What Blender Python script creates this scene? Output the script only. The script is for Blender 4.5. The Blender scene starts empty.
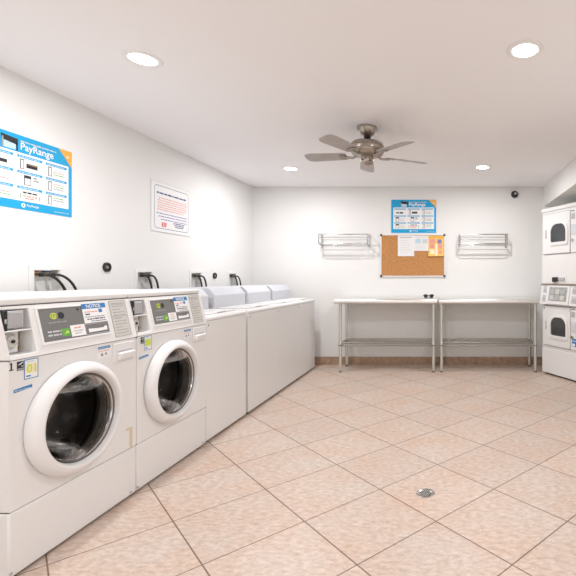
import bpy, bmesh, math, random
from mathutils import Vector, Matrix
random.seed(4)
S = bpy.context.scene
COL = S.collection
V = Vector
PI = math.pi
def rad(a): return math.radians(a)

# ------------------------------------------------------------------ materials
def mat(name, col, rough=.5, metal=0.0, emit=None, estr=0.0, noise=None, bump=None, coat=0.0, spec=None):
    m = bpy.data.materials.new(name); m.use_nodes = True
    nt = m.node_tree; b = nt.nodes['Principled BSDF']
    c = (*col, 1)
    b.inputs['Base Color'].default_value = c
    b.inputs['Roughness'].default_value = rough
    b.inputs['Metallic'].default_value = metal
    if coat: b.inputs['Coat Weight'].default_value = coat
    if spec is not None: b.inputs['Specular IOR Level'].default_value = spec
    if emit:
        b.inputs['Emission Color'].default_value = (*emit, 1); b.inputs['Emission Strength'].default_value = estr
    tc = None
    if noise or bump:
        tc = nt.nodes.new('ShaderNodeTexCoord')
    if noise:                      # (scale, amount)
        n = nt.nodes.new('ShaderNodeTexNoise'); n.inputs['Scale'].default_value = noise[0]; n.inputs['Detail'].default_value = 4
        nt.links.new(tc.outputs['Object'], n.inputs['Vector'])
        r = nt.nodes.new('ShaderNodeValToRGB'); a = noise[1]
        r.color_ramp.elements[0].position = .3; r.color_ramp.elements[1].position = .7
        r.color_ramp.elements[0].color = (*[max(0, x*(1-a)) for x in col], 1)
        r.color_ramp.elements[1].color = (*[min(1, x*(1+a)) for x in col], 1)
        nt.links.new(n.outputs['Fac'], r.inputs['Fac']); nt.links.new(r.outputs['Color'], b.inputs['Base Color'])
    if bump:                       # (scale, strength)
        n2 = nt.nodes.new('ShaderNodeTexNoise'); n2.inputs['Scale'].default_value = bump[0]; n2.inputs['Detail'].default_value = 5
        nt.links.new(tc.outputs['Object'], n2.inputs['Vector'])
        bp = nt.nodes.new('ShaderNodeBump'); bp.inputs['Strength'].default_value = bump[1]; bp.inputs['Distance'].default_value = .01
        nt.links.new(n2.outputs['Fac'], bp.inputs['Height']); nt.links.new(bp.outputs['Normal'], b.inputs['Normal'])
    return m

def mat_floor():
    m = bpy.data.materials.new('floor_tile'); m.use_nodes = True
    nt = m.node_tree; N = nt.nodes; L = nt.links; b = N['Principled BSDF']
    tc = N.new('ShaderNodeTexCoord'); mp = N.new('ShaderNodeMapping'); mp.vector_type = 'TEXTURE'
    mp.inputs['Location'].default_value = (-.034, 2.082, 0); mp.inputs['Rotation'].default_value = (0, 0, rad(45))
    L.new(tc.outputs['Object'], mp.inputs['Vector'])
    # shift far so the brick rows stay positive
    ad = N.new('ShaderNodeVectorMath'); ad.operation = 'ADD'; ad.inputs[1].default_value = (.447*40, .447*40, 0)
    L.new(mp.outputs['Vector'], ad.inputs[0])
    br = N.new('ShaderNodeTexBrick'); br.offset = 0; br.squash = 1
    br.inputs['Scale'].default_value = 1; br.inputs['Brick Width'].default_value = .447; br.inputs['Row Height'].default_value = .447
    br.inputs['Mortar Size'].default_value = .0034; br.inputs['Mortar Smooth'].default_value = .2; br.inputs['Bias'].default_value = 0
    br.inputs['Color1'].default_value = (.655, .565, .50, 1); br.inputs['Color2'].default_value = (.615, .53, .47, 1)
    br.inputs['Mortar'].default_value = (.22, .16, .125, 1)
    L.new(ad.outputs['Vector'], br.inputs['Vector'])
    n1 = N.new('ShaderNodeTexNoise'); n1.inputs['Scale'].default_value = 3.0; n1.inputs['Detail'].default_value = 5; n1.inputs['Roughness'].default_value = .6
    n2 = N.new('ShaderNodeTexNoise'); n2.inputs['Scale'].default_value = 26; n2.inputs['Detail'].default_value = 6; n2.inputs['Roughness'].default_value = .7
    mp2 = N.new('ShaderNodeMapping'); mp2.inputs['Scale'].default_value = (1, 1.9, 1); mp2.inputs['Rotation'].default_value = (0, 0, rad(45))
    L.new(tc.outputs['Object'], n1.inputs['Vector']); L.new(tc.outputs['Object'], mp2.inputs['Vector']); L.new(mp2.outputs['Vector'], n2.inputs['Vector'])
    r1 = N.new('ShaderNodeValToRGB'); r1.color_ramp.elements[0].position = .35; r1.color_ramp.elements[1].position = .68
    r1.color_ramp.elements[0].color = (1.0, 1.0, 1.0, 1); r1.color_ramp.elements[1].color = (1.0, .88, .81, 1)
    L.new(n1.outputs['Fac'], r1.inputs['Fac'])
    r2 = N.new('ShaderNodeValToRGB'); r2.color_ramp.elements[0].position = .33; r2.color_ramp.elements[1].position = .62
    r2.color_ramp.elements[0].color = (.75, .69, .645, 1); r2.color_ramp.elements[1].color = (1.04, 1.04, 1.04, 1)
    L.new(n2.outputs['Fac'], r2.inputs['Fac'])
    m1 = N.new('ShaderNodeMix'); m1.data_type = 'RGBA'; m1.blend_type = 'MULTIPLY'; m1.inputs['Factor'].default_value = 1
    L.new(br.outputs['Color'], m1.inputs['A']); L.new(r1.outputs['Color'], m1.inputs['B'])
    m2 = N.new('ShaderNodeMix'); m2.data_type = 'RGBA'; m2.blend_type = 'MULTIPLY'; m2.inputs['Factor'].default_value = 1
    L.new(m1.outputs['Result'], m2.inputs['A']); L.new(r2.outputs['Color'], m2.inputs['B'])
    L.new(m2.outputs['Result'], b.inputs['Base Color'])
    b.inputs['Roughness'].default_value = .42; b.inputs['Specular IOR Level'].default_value = .35
    bp = N.new('ShaderNodeBump'); bp.invert = True; bp.inputs['Strength'].default_value = .4; bp.inputs['Distance'].default_value = .004
    L.new(br.outputs['Fac'], bp.inputs['Height']); L.new(bp.outputs['Normal'], b.inputs['Normal'])
    return m

def mat_skirting():
    m = mat('skirting_tile', (.42, .28, .19), .45, noise=(26, .22))
    return m

def mat_glass():
    m = bpy.data.materials.new('door_glass'); m.use_nodes = True
    nt = m.node_tree; N = nt.nodes; L = nt.links
    N.remove(N['Principled BSDF']); out = N['Material Output']
    t = N.new('ShaderNodeBsdfTransparent'); t.inputs['Color'].default_value = (.6, .58, .56, 1)
    g = N.new('ShaderNodeBsdfGlossy'); g.inputs['Roughness'].default_value = .03; g.inputs['Color'].default_value = (1, 1, 1, 1)
    lw = N.new('ShaderNodeFresnel'); lw.inputs['IOR'].default_value = 1.4
    mu = N.new('ShaderNodeMath'); mu.operation = 'MULTIPLY'; mu.inputs[1].default_value = .5; L.new(lw.outputs['Fac'], mu.inputs[0])
    mx = N.new('ShaderNodeMixShader'); L.new(mu.outputs[0], mx.inputs['Fac']); L.new(t.outputs[0], mx.inputs[1]); L.new(g.outputs[0], mx.inputs[2])
    L.new(mx.outputs[0], out.inputs['Surface'])
    return m

M = dict(
    wall=mat('wall_paint', (.83, .822, .808), .85, bump=(60, .06)),
    ceil=mat('ceiling_paint', (.92, .91, .92), .9, bump=(45, .08)),
    alcove=mat('alcove_paint', (.84, .87, .80), .85),
    floor=mat_floor(), skirt=mat_skirting(),
    enamel=mat('white_enamel', (.80, .79, .78), .28, spec=.45),
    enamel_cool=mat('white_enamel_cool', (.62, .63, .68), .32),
    plastic=mat('white_plastic', (.80, .79, .79), .35),
    seam=mat('seam_shadow_gap', (.10, .09, .085), .8),
    liner=mat('grey_liner', (.72, .72, .70), .5),
    greyplas=mat('grey_plastic', (.45, .45, .46), .45),
    bay=mat('coin_box_steel', (.58, .58, .60), .38, .35),
    panelgrey=mat('panel_grey', (.17, .17, .165), .45),
    black=mat('black_plastic', (.015, .015, .017), .4),
    rubber=mat('black_rubber', (.02, .019, .018), .55),
    gasket=mat('grey_gasket', (.16, .145, .135), .5),
    drum=mat('drum_steel', (.17, .15, .135), .42, .6),
    chrome=mat('chrome', (.55, .55, .55), .16, 1.0),
    steel=mat('brushed_steel', (.80, .79, .77), .30, .9, noise=(9, .04)),
    galv=mat('galvanised_steel', (.66, .665, .62), .38, .75),
    wire=mat('shelf_wire', (.50, .48, .44), .4, .7),
    nickel=mat('brushed_nickel', (.40, .355, .31), .28, .95, noise=(12, .08)),
    blade=mat('fan_blade_finish', (.43, .40, .385), .5, noise=(14, .1)),
    brass=mat('brass', (.55, .40, .20), .35, .9),
    white=mat('white_print', (.86, .86, .86), .6),
    blue=mat('poster_blue', (.0, .36, .68), .5),
    midblue=mat('sticker_blue', (.03, .20, .50), .5),
    orange=mat('poster_orange', (.86, .42, .06), .5),
    green=mat('print_green', (.13, .42, .07), .5),
    lime=mat('print_lime', (.62, .74, .08), .5),
    red=mat('print_red', (.72, .12, .10), .5),
    salmon=mat('print_salmon', (.80, .32, .26), .6),
    violet=mat('print_violet', (.24, .20, .48), .6),
    navy=mat('print_navy', (.04, .05, .18), .6),
    ink=mat('black_ink', (.02, .02, .025), .6),
    greyink=mat('grey_ink', (.34, .34, .35), .6),
    paleink=mat('pale_ink', (.62, .63, .66), .6),
    paleblue=mat('pale_blue_print', (.50, .66, .76), .6),
    plate=mat('instruction_plate', (.62, .61, .57), .4, .2),
    cork=mat('cork', (.52, .245, .085), .85, noise=(70, .28), bump=(80, .3)),
    alu=mat('aluminium_frame', (.80, .80, .79), .35, .5),
    paper=mat('paper', (.84, .83, .83), .7),
    yellow=mat('flyer_yellow', (.86, .56, .13), .7),
    cream=mat('flyer_cream', (.86, .78, .55), .7),
    pink=mat('flyer_pink', (.80, .33, .28), .7),
    display=mat('dryer_display', (.36, .38, .36), .35, noise=(60, .5)),
    darkglass=mat('dark_window_glass', (.06, .062, .065), .08, coat=.4),
    tape=mat('masking_tape', (.70, .58, .42), .7),
    brown=mat('bracket_brown', (.26, .20, .15), .5),
    hole=mat('dark_void', (.02, .02, .02), .9),
    lens=mat('downlight_lens', (.9, .9, .9), .5, emit=(1.0, .985, .97), estr=14),
    window=mat_glass(),
)
M['glass'] = M['window']

# ------------------------------------------------------------------ mesh building
def frame_of(axis):
    a = V(axis).normalized(); t = V((0, 0, 1)) if abs(a.z) < .9 else V((1, 0, 0))
    u = a.cross(t).normalized(); w = a.cross(u).normalized()
    return a, u, w

class MB:
    def __init__(s): s.bm = bmesh.new(); s.mats = []
    def mi(s, m):
        if m not in s.mats: s.mats.append(m)
        return s.mats.index(m)
    def face(s, pts, m):
        try:
            f = s.bm.faces.new([s.bm.verts.new(V(p)) for p in pts]); f.material_index = s.mi(m); return f
        except ValueError: return None
    def hull(s, a, b, m, caps=True):
        """solid between two matching loops"""
        va = [s.bm.verts.new(V(p)) for p in a]; vb = [s.bm.verts.new(V(p)) for p in b]; k = s.mi(m); n = len(a)
        for i in range(n):
            f = s.bm.faces.new([va[i], va[(i+1) % n], vb[(i+1) % n], vb[i]]); f.material_index = k
        if caps:
            f = s.bm.faces.new(va[::-1]); f.material_index = k
            f = s.bm.faces.new(vb); f.material_index = k
        return s
    def box(s, x0, x1, y0, y1, z0, z1, m):
        a = [(x0, y0, z0), (x1, y0, z0), (x1, y1, z0), (x0, y1, z0)]
        return s.hull(a, [(p[0], p[1], z1) for p in a], m)
    def prism(s, poly, d, m):
        return s.hull(poly, [V(p) + V(d) for p in poly], m)
    def cyl(s, p0, p1, r, m, n=16, r1=None):
        a, u, w = frame_of(V(p1) - V(p0)); r1 = r if r1 is None else r1
        c = [(math.cos(2*PI*i/n), math.sin(2*PI*i/n)) for i in range(n)]
        return s.hull([V(p0) + u*(r*x) + w*(r*y) for x, y in c], [V(p1) + u*(r1*x) + w*(r1*y) for x, y in c], m)
    def lathe(s, prof, o, axis, m, n=40, closed=False):
        """prof: (radius, along-axis); rings joined, tiny radius closes to a point; m one material or a list per band"""
        a, u, w = frame_of(axis); rings = []
        for r, h in prof:
            if r < 1e-6: rings.append([s.bm.verts.new(V(o) + a*h)])
            else: rings.append([s.bm.verts.new(V(o) + a*h + u*(r*math.cos(2*PI*i/n)) + w*(r*math.sin(2*PI*i/n))) for i in range(n)])
        prs = list(zip(rings, rings[1:]))
        if closed: prs.append((rings[-1], rings[0]))
        for q, (A, B) in enumerate(prs):
            k = s.mi(m[q] if isinstance(m, list) else m)
            for i in range(n):
                j = (i+1) % n
                vs = [A[i % len(A)], A[j % len(A)], B[j % len(B)], B[i % len(B)]]
                vs = list(dict.fromkeys(vs))
                if len(vs) > 2:
                    f = s.bm.faces.new(vs); f.material_index = k
        return s
    def tube(s, pts, r, m, n=10, caps=True):
        pts = [V(p) for p in pts]; rings = []; k = s.mi(m)
        t = (pts[1]-pts[0]).normalized(); _, u, w = frame_of(t)
        for i, p in enumerate(pts):
            if i == 0: d = (pts[1]-pts[0])
            elif i == len(pts)-1: d = pts[-1]-pts[-2]
            else: d = (pts[i+1]-pts[i]).normalized() + (pts[i]-pts[i-1]).normalized()
            d.normalize(); u = (u - d*u.dot(d)).normalized(); w = d.cross(u)
            rings.append([s.bm.verts.new(p + u*(r*math.cos(2*PI*j/n)) + w*(r*math.sin(2*PI*j/n))) for j in range(n)])
        for A, B in zip(rings, rings[1:]):
            for j in range(n):
                f = s.bm.faces.new([A[j], A[(j+1) % n], B[(j+1) % n], B[j]]); f.material_index = k
        if caps:
            s.bm.faces.new(rings[0][::-1]).material_index = k; s.bm.faces.new(rings[-1]).material_index = k
        return s
    def build(s, name, parent=None, bevel=0, smooth=35, loc=None, seg=2, solid=0):
        bmesh.ops.recalc_face_normals(s.bm, faces=s.bm.faces[:])
        me = bpy.data.meshes.new(name); s.bm.to_mesh(me); s.bm.free()
        for m in s.mats: me.materials.append(m)
        if smooth:
            for p in me.polygons: p.use_smooth = True
            me.set_sharp_from_angle(angle=rad(smooth))
        o = bpy.data.objects.new(name, me); COL.objects.link(o)
        if parent: o.parent = parent
        if loc: o.location = loc
        if solid:
            md = o.modifiers.new('thickness', 'SOLIDIFY'); md.thickness = solid; md.offset = 0
        if bevel:
            md = o.modifiers.new('bevel', 'BEVEL'); md.width = bevel; md.segments = seg; md.limit_method = 'ANGLE'; md.angle_limit = rad(40)
            md.harden_normals = False
        return o

def bez(p0, p1, p2, p3, n=14):
    out = []
    for i in range(n+1):
        t = i/n; out.append(V(p0)*(1-t)**3 + V(p1)*3*t*(1-t)**2 + V(p2)*3*t*t*(1-t) + V(p3)*t**3)
    return out
def tag(o, label, cat, group=None):
    o['label'] = label; o['category'] = cat
    if group: o['group'] = group
    return o
def thing(name, label, cat, loc=(0, 0, 0), rz=0, group=None):
    o = bpy.data.objects.new(name, None); COL.objects.link(o); o.location = loc; o.rotation_euler = (0, 0, rz); o.empty_display_size = .1
    return tag(o, label, cat, group)
def struct(o): o['kind'] = 'structure'; return o

class Surf:
    """draws printed matter on a real surface: O + u*U + v*V, lifted along N by thin layers"""
    def __init__(s, mb, O, U, Vv, step=.0006):
        s.mb = mb; s.O = V(O); s.U = V(U).normalized(); s.V = V(Vv).normalized(); s.N = s.U.cross(s.V).normalized(); s.step = step
    def p(s, u, v, lay): return s.O + s.U*u + s.V*v + s.N*(lay*s.step)
    def rect(s, u0, v0, u1, v1, m, lay=1): s.mb.face([s.p(u0, v0, lay), s.p(u1, v0, lay), s.p(u1, v1, lay), s.p(u0, v1, lay)], m)
    def poly(s, pts, m, lay=1): s.mb.face([s.p(u, v, lay) for u, v in pts], m)
    def disc(s, u, v, r, m, lay=1, n=20, ry=None):
        ry = ry or r; s.poly([(u + r*math.cos(2*PI*i/n), v + ry*math.sin(2*PI*i/n)) for i in range(n)], m, lay)
    def outline(s, u0, v0, u1, v1, w, m, lay=1):
        s.rect(u0, v0, u1, v0+w, m, lay); s.rect(u0, v1-w, u1, v1, m, lay); s.rect(u0, v0+w, u0+w, v1-w, m, lay); s.rect(u1-w, v0+w, u1, v1-w, m, lay)
    def words(s, u0, v0, u1, h, m, lay=1, seed=0):
        r = random.Random(seed); u = u0; h0 = h
        while u < u1 - h*.5:
            w = min(r.uniform(1.2, 4.5)*h, u1-u); s.rect(u, v0, u+w, v0+h0*r.uniform(.8, 1), m, lay); u += w + h*.55
def lettering(name, s, O, U, Vv, w, h, m, parent, lift=.0012, bold=0.0):
    """text fitted in a w x h box with lower-left corner O"""
    c = bpy.data.curves.new(name, 'FONT'); c.body = s; c.resolution_u = 3; c.offset = bold
    t = bpy.data.objects.new(name, c); COL.objects.link(t)
    dg = bpy.context.evaluated_depsgraph_get(); dg.update()
    me = bpy.data.meshes.new_from_object(t.evaluated_get(dg))
    bpy.data.objects.remove(t); bpy.data.curves.remove(c)
    xs = [v.co.x for v in me.vertices]; ys = [v.co.y for v in me.vertices]
    x0, x1, y0, y1 = min(xs), max(xs), min(ys), max(ys)
    U = V(U).normalized(); Vv = V(Vv).normalized(); N = U.cross(Vv).normalized()
    for v in me.vertices:
        v.co = V(O) + U*((v.co.x-x0)/(x1-x0)*w) + Vv*((v.co.y-y0)/(y1-y0)*h) + N*lift
    me.name = name; me.materials.clear(); me.materials.append(m)
    o = bpy.data.objects.new(name, me); COL.objects.link(o); o.parent = parent
    return o

# ------------------------------------------------------------------ room
XL, XR, YB, YN, ZC = -2.567, 1.358, 5.85, -1.7, 2.40
def wall_grid(name, fix, axis, a0, a1, z0, z1, holes, m, thick, outward):
    """upright wall with rectangular holes; axis 'x' means the wall stands at x = fix and runs along y"""
    As = sorted({a0, a1, *[h[0] for h in holes], *[h[1] for h in holes]}); Zs = sorted({z0, z1, *[h[2] for h in holes], *[h[3] for h in holes]})
    bm = bmesh.new(); P = lambda a, z, d: (fix + d*outward*thick, a, z) if axis == 'x' else (a, fix + d*outward*thick, z)
    inside = lambda i, j: any(h[0]-1e-6 <= As[i] and As[i+1] <= h[1]+1e-6 and h[2]-1e-6 <= Zs[j] and Zs[j+1] <= h[3]+1e-6 for h in holes)
    vs = {}
    def vert(i, j):
        if (i, j) not in vs: vs[(i, j)] = bm.verts.new(P(As[i], Zs[j], 0))
        return vs[(i, j)]
    for i in range(len(As)-1):
        for j in range(len(Zs)-1):
            if not inside(i, j): bm.faces.new([vert(i, j), vert(i+1, j), vert(i+1, j+1), vert(i, j+1)])
    ext = bmesh.ops.extrude_face_region(bm, geom=bm.faces[:])
    d = V((outward*thick, 0, 0)) if axis == 'x' else V((0, outward*thick, 0))
    bmesh.ops.translate(bm, verts=[g for g in ext['geom'] if isinstance(g, bmesh.types.BMVert)], vec=d)
    bmesh.ops.recalc_face_normals(bm, faces=bm.faces[:])
    me = bpy.data.meshes.new(name); bm.to_mesh(me); bm.free(); me.materials.append(m)
    o = bpy.data.objects.new(name, me); COL.objects.link(o); return struct(o)

BOXES = [(2.71, 2.90), (3.635, 3.815), (4.41, 4.59), (5.19, 5.37)]      # supply boxes recessed in the left wall
BZ0, BZ1 = 1.02, 1.228
AY0, AY1, AZ = 3.3, 5.79, 2.135                                          # dryer alcove in the right wall
b = MB(); b.box(XL-.3, 2.5, YN-.1, YB+.3, -.1, 0, M['floor']); struct(b.build('floor', smooth=0))
b = MB(); b.box(XL-.3, XR+.1, YN-.12, YB+.12, ZC, ZC+.1, M['ceil']); struct(b.build('ceiling', smooth=0))
wall_grid('wall_left', XL, 'x', YN, YB+.12, 0, ZC, [(a+.006, c-.006, BZ0, BZ1-.006) for a, c in BOXES], M['wall'], .12, -1)
wall_grid('wall_back', YB, 'y', XL, 2.45, 0, ZC, [], M['wall'], .12, 1)
wall_grid('wall_right', XR, 'x', YN, YB, 0, ZC, [(AY0, AY1, 0, AZ), (-1.3, 1.1, 0, 2.1)], M['wall'], .10, 1)
wall_grid('wall_near', YN, 'y', XL, XR+.1, 0, ZC, [(-2.1, 1.0, .85, 2.15)], M['wall'], .12, -1)
b = MB(); b.box(2.32, 2.42, AY0-.1, YB, 0, 2.3, M['alcove']); b.box(XR+.10, 2.32, AY0-.1, AY0, 0, 2.3, M['alcove']); b.box(XR+.10, 2.32, AY1, YB, 0, 2.3, M['alcove'])
struct(b.build('wall_alcove', smooth=0))
b = MB(); b.box(XR+.10, 2.32, AY0, AY1, AZ, AZ+.1, M['alcove']); struct(b.build('ceiling_alcove', smooth=0))
# unseen window added in the near wall, behind the camera, for daylight fill
w = struct(bpy.data.objects.new('added_window', None)); COL.objects.link(w); w.location = (-.55, YN-.06, 1.5)
b = MB()
for x0, x1, z0, z1 in [(-1.55, 1.55, -.65, -.60), (-1.55, 1.55, .60, .65), (-1.55, -1.50, -.60, .60), (1.50, 1.55, -.60, .60), (-.025, .025, -.60, .60)]:
    b.box(x0, x1, -.03, .03, z0, z1, M['plastic'])
b.build('window_frame', w, bevel=.004)
b = MB(); b.box(-1.5, 1.5, -.003, .003, -.6, .6, M['window']); b.build('added_window_pane', w, smooth=0)
d1 = struct(bpy.data.objects.new('added_door', None)); COL.objects.link(d1); d1.location = (XR+.05, -.1, 0)  # unseen glazed door, added to bring daylight onto the washers and left wall
b = MB()
for y0, y1, z0, z1 in [(-1.2, 1.2, 2.03, 2.1), (-1.2, 1.2, .0, .10), (-1.2, -1.13, .1, 2.03), (1.13, 1.2, .1, 2.03), (-.04, .04, .1, 2.03)]: b.box(-.03, .03, y0, y1, z0, z1, M['plastic'])
b.build('added_door_frame', d1, bevel=.004)
b = MB(); b.box(-.003, .003, -1.13, 1.13, .1, 2.03, M['window']); b.build('added_door_pane', d1, smooth=0)
def skirting(name, p0, p1, inward):
    d = V(p1)-V(p0); n = max(1, round(d.length/.447)); g = V(inward)*.012; b = MB()
    for i in range(n):
        a = V(p0) + d*(i/n) + d.normalized()*.0015; c = V(p0) + d*((i+1)/n) - d.normalized()*.0015
        b.hull([a, c, c+g, a+g], [q+V((0, 0, .108)) for q in (a, c, c+g, a+g)], M['skirt'])
    struct(b.build(name, bevel=.002, smooth=0))
skirting('baseboard_back', (XL+.012, YB, 0), (XR, YB, 0), (0, -1, 0))
skirting('baseboard_left', (XL, YN, 0), (XL, YB, 0), (1, 0, 0))

# ------------------------------------------------------------------ front-load coin washers
def hole_plate(mb, x, y0, y1, z0, z1, cy, cz, r, m, n=64):
    angs = sorted([2*PI*i/n for i in range(n)] + [math.atan2(zz-cz, yy-cy) % (2*PI) for yy in (y0, y1) for zz in (z0, z1)])
    inner, outer = [], []
    for a in angs:
        c, s_ = math.cos(a), math.sin(a)
        ts = [((y1 if c > 0 else y0)-cy)/c if abs(c) > 1e-9 else 1e9, ((z1 if s_ > 0 else z0)-cz)/s_ if abs(s_) > 1e-9 else 1e9]
        t = min(ts); outer.append(mb.bm.verts.new((x, cy+t*c, cz+t*s_))); inner.append(mb.bm.verts.new((x, cy+r*c, cz+r*s_)))
    k = mb.mi(m); N_ = len(angs)
    for i in range(N_):
        j = (i+1) % N_; mb.bm.faces.new([inner[i], outer[i], outer[j], inner[j]]).material_index = k

WW = .688; FX = .375           # washer width; front plane in local x
def cpt(y, z, off=0):          # a point on the sloped console face
    k = .2195; n = V((1, 0, k)).normalized()
    return V((FX + .006 - (z-.85)*k, y, z)) + n*off
CU = V((0, 1, 0)); CV = V((-.2195, 0, 1)).normalized()

def make_washer(y_start, label, digit, sticker_digits, full):
    t = thing('front_load_washer', label, 'washing machine', (-1.665-FX, y_start + WW/2, 0), group='front-load washers along the left wall')
    Y = lambda a: a - WW/2 - (.012 if 0 < a < .69 and a != WW else 0)      # distance from the washer's left edge -> local y
    y0, y1 = Y(0), Y(WW); cy, cz = Y(.312), .542
    # pedestal
    b = MB(); b.box(-FX, FX, y0, y1, .012, .262, M['enamel']); b.box(-FX+.02, FX-.03, y0+.02, y1-.02, 0, .014, M['seam'])
    b.build('pedestal_panel', t, bevel=.008)
    # cabinet with a round port
    b = MB(); hole_plate(b, FX, y0, y1, .266, .848, cy, cz, .205, M['enamel'])
    x0 = -FX
    for q in ([(x0, y0, .266), (x0, y1, .266), (x0, y1, .848), (x0, y0, .848)], [(x0, y0, .266), (FX, y0, .266), (FX, y0, .848), (x0, y0, .848)],
              [(x0, y1, .266), (FX, y1, .266), (FX, y1, .848), (x0, y1, .848)], [(x0, y0, .266), (FX, y0, .266), (FX, y1, .266), (x0, y1, .266)],
              [(x0, y0, .848), (FX, y0, .848), (FX, y1, .848), (x0, y1, .848)]): b.face(q, M['enamel'])
    bmesh.ops.remove_doubles(b.bm, verts=b.bm.verts[:], dist=1e-5)
    cab = b.build('cabinet', t, bevel=.006, smooth=30)
    # recessed dark joints between cabinet, console and pedestal
    b = MB(); b.box(-FX+.01, FX-.006, y0+.006, y1-.006, .258, .27, M['seam']); b.build('joint_strip', t, smooth=0)
    b = MB(); b.box(-FX+.01, FX-.006, y0+.006, y1-.006, .844, .856, M['seam']); b.build('joint_strip', t, smooth=0)
    # sloped console with an opening for the coin bay
    by0, by1, bz0, bz1 = Y(.016), Y(.128), .868, 1.046
    b = MB()
    ys = [y0, by0, by1, y1]; zs = [.852, bz0, bz1, 1.058]
    for i in range(3):
        for j in range(3):
            if (i, j) == (1, 1): continue
            b.face([cpt(ys[i], zs[j]), cpt(ys[i+1], zs[j]), cpt(ys[i+1], zs[j+1]), cpt(ys[i], zs[j+1])], M['enamel'])
    D = V((-.075, 0, 0))        # bay sides going in
    c4 = [cpt(by0, bz0), cpt(by1, bz0), cpt(by1, bz1), cpt(by0, bz1)]
    for i in range(4): b.face([c4[i], c4[(i+1) % 4], c4[(i+1) % 4]+D, c4[i]+D], M['enamel'])
    for yy in (y0, y1): b.face([(-FX, yy, .852), cpt(yy, .852), cpt(yy, 1.058), (-FX, yy, 1.058)], M['enamel'])
    b.face([(-FX, y0, .852), (-FX, y1, .852), (-FX, y1, 1.058), (-FX, y0, 1.058)], M['enamel'])
    b.face([(-FX, y0, 1.058), cpt(y0, 1.058), cpt(y1, 1.058), (-FX, y1, 1.058)], M['enamel'])
    b.face([(-FX, y0, .852), cpt(y0, .852), cpt(y1, .852), (-FX, y1, .852)], M['enamel'])
    bmesh.ops.remove_doubles(b.bm, verts=b.bm.verts[:], dist=1e-5)
    con = b.build('control_console', t, bevel=.003, smooth=30)
    # coin bay content
    b = MB(); xb = c4[0].x - .072
    b.box(xb-.004, xb, by0, by1, bz0, bz1, M['bay']); bay = b.build('coin_box', t, smooth=0)
    b = MB(); b.box(xb, xb+.036, by0+.016, by1-.022, .972, 1.040, M['bay']); b.box(xb+.036, xb+.040, by0+.022, by1-.028, .978, 1.034, M['greyplas']); b.build('coin_slide', bay, bevel=.003)
    b = MB(); b.box(xb+.03, xb+.046, by0+.001, by0+.016, .962, 1.044, M['black']); b.box(xb+.03, xb+.05, by0+.003, by0+.012, .992, 1.010, M['chrome']); b.build('coin_slot', bay, bevel=.002)
    b = MB(); b.box(xb, cpt(by0, .962).x-.003, by0, by1, .958, .964, M['enamel']); b.build('divider', bay, bevel=.002)
    b = MB(); b.box(xb, xb+.012, by0+.002, by1-.022, bz0+.004, .956, M['plastic'])
    b.lathe([(0, .012), (.033, .012), (.033, .016), (.026, .022), (.026, .024), (.022, .030), (0, .031)], (xb, (by0+by1)/2-.004, .918), (1, 0, 0), [M['greyplas'], M['greyplas'], M['steel'], M['steel'], M['steel'], M['steel']], 28)
    b.lathe([(0, .0315), (.007, .0315), (.007, .034), (0, .034)], (xb, (by0+by1)/2-.004, .918), (1, 0, 0), M['black'], 14)
    b.build('vault_lock', bay)
    b = MB(); b.box(xb, xb+.008, by1-.020, by1-.008, bz0+.004, .955, M['brown']); b.cyl((xb+.008, by1-.014, .888), (xb+.014, by1-.014, .888), .006, M['brass'], 12); b.build('latch_bar', bay)
    # lid
    b = MB(); b.box(-FX, FX-.042, y0, y1, 1.062, 1.092, M['enamel']); b.build('top_panel', t, bevel=.010, seg=3)
    b = MB(); b.box(-FX+.01, FX-.055, y0+.004, y1-.004, 1.054, 1.066, M['seam']); b.build('joint_strip', t, smooth=0)
    # grey control panel
    u0, u1, z0, z1 = Y(.165), Y(.52), .900, 1.037
    b = MB(); sf = Surf(b, cpt(0, .85), CU, CV); H = lambda z: (z-.85)/CV.z
    b.hull([cpt(u0, z0, -.004), cpt(u1, z0, -.004), cpt(u1, z1, -.004), cpt(u0, z1, -.004)], [cpt(u0, z0, .003), cpt(u1, z0, .003), cpt(u1, z1, .003), cpt(u0, z1, .003)], M['panelgrey'])
    sf.step = .0005
    for i, zz in enumerate((.935, .920)): sf.words(u0+.022, H(zz), u0+.088, .0075, M['paleink'], 7, seed=11+i)
    sf.rect(u0+.09, H(.912), u0+.13, H(.945), M['green'], 7); sf.poly([(u0+.10, H(.922)), (u0+.118, H(.937)), (u0+.127, H(.926))], M['lime'], 8)
    sf.words(u0+.035, H(.974), u0+.125, .005, M['greyink'], 7, seed=5)
    sf.disc(u0+.066, H(1.004), .019, M['lime'], 7, ry=.014)
    sf.disc(u0+.101, H(1.004), .0165, M['ink'], 8, ry=.0155)
    sf.disc(u0+.193, H(1.024), .006, M['ink'], 7)
    pan = b.build('control_panel', t, smooth=0)
    b = MB()                      # thin light bezel
    for a0, a1, c0, c1 in [(u0-.012, u1+.008, z0-.012, z0-.002), (u0-.012, u0-.002, z0-.002, z1+.005), (u0-.012, u1+.008, z1+.001, z1+.007)]:
        b.hull([cpt(a0, c0, -.001), cpt(a1, c0, -.001), cpt(a1, c1, -.001), cpt(a0, c1, -.001)], [cpt(a0, c0, .005), cpt(a1, c0, .005), cpt(a1, c1, .005), cpt(a0, c1, .005)], M['plastic'])
    b.build('panel_bezel', t, bevel=.0015)
    lettering('logo_lettering', 'm', cpt(u0+.052, .996, .0048), CU, CV, .028, .016, M['ink'] if not full else M['panelgrey'], pan, lift=0)
    # white brand name on its grey field, too small to read
    b = MB(); sf = Surf(b, cpt(0, .85), CU, CV, .0005)
    sf.outline(Y(.378), H(.902), Y(.520), H(.952), .003, M['greyplas'], 7)
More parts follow.
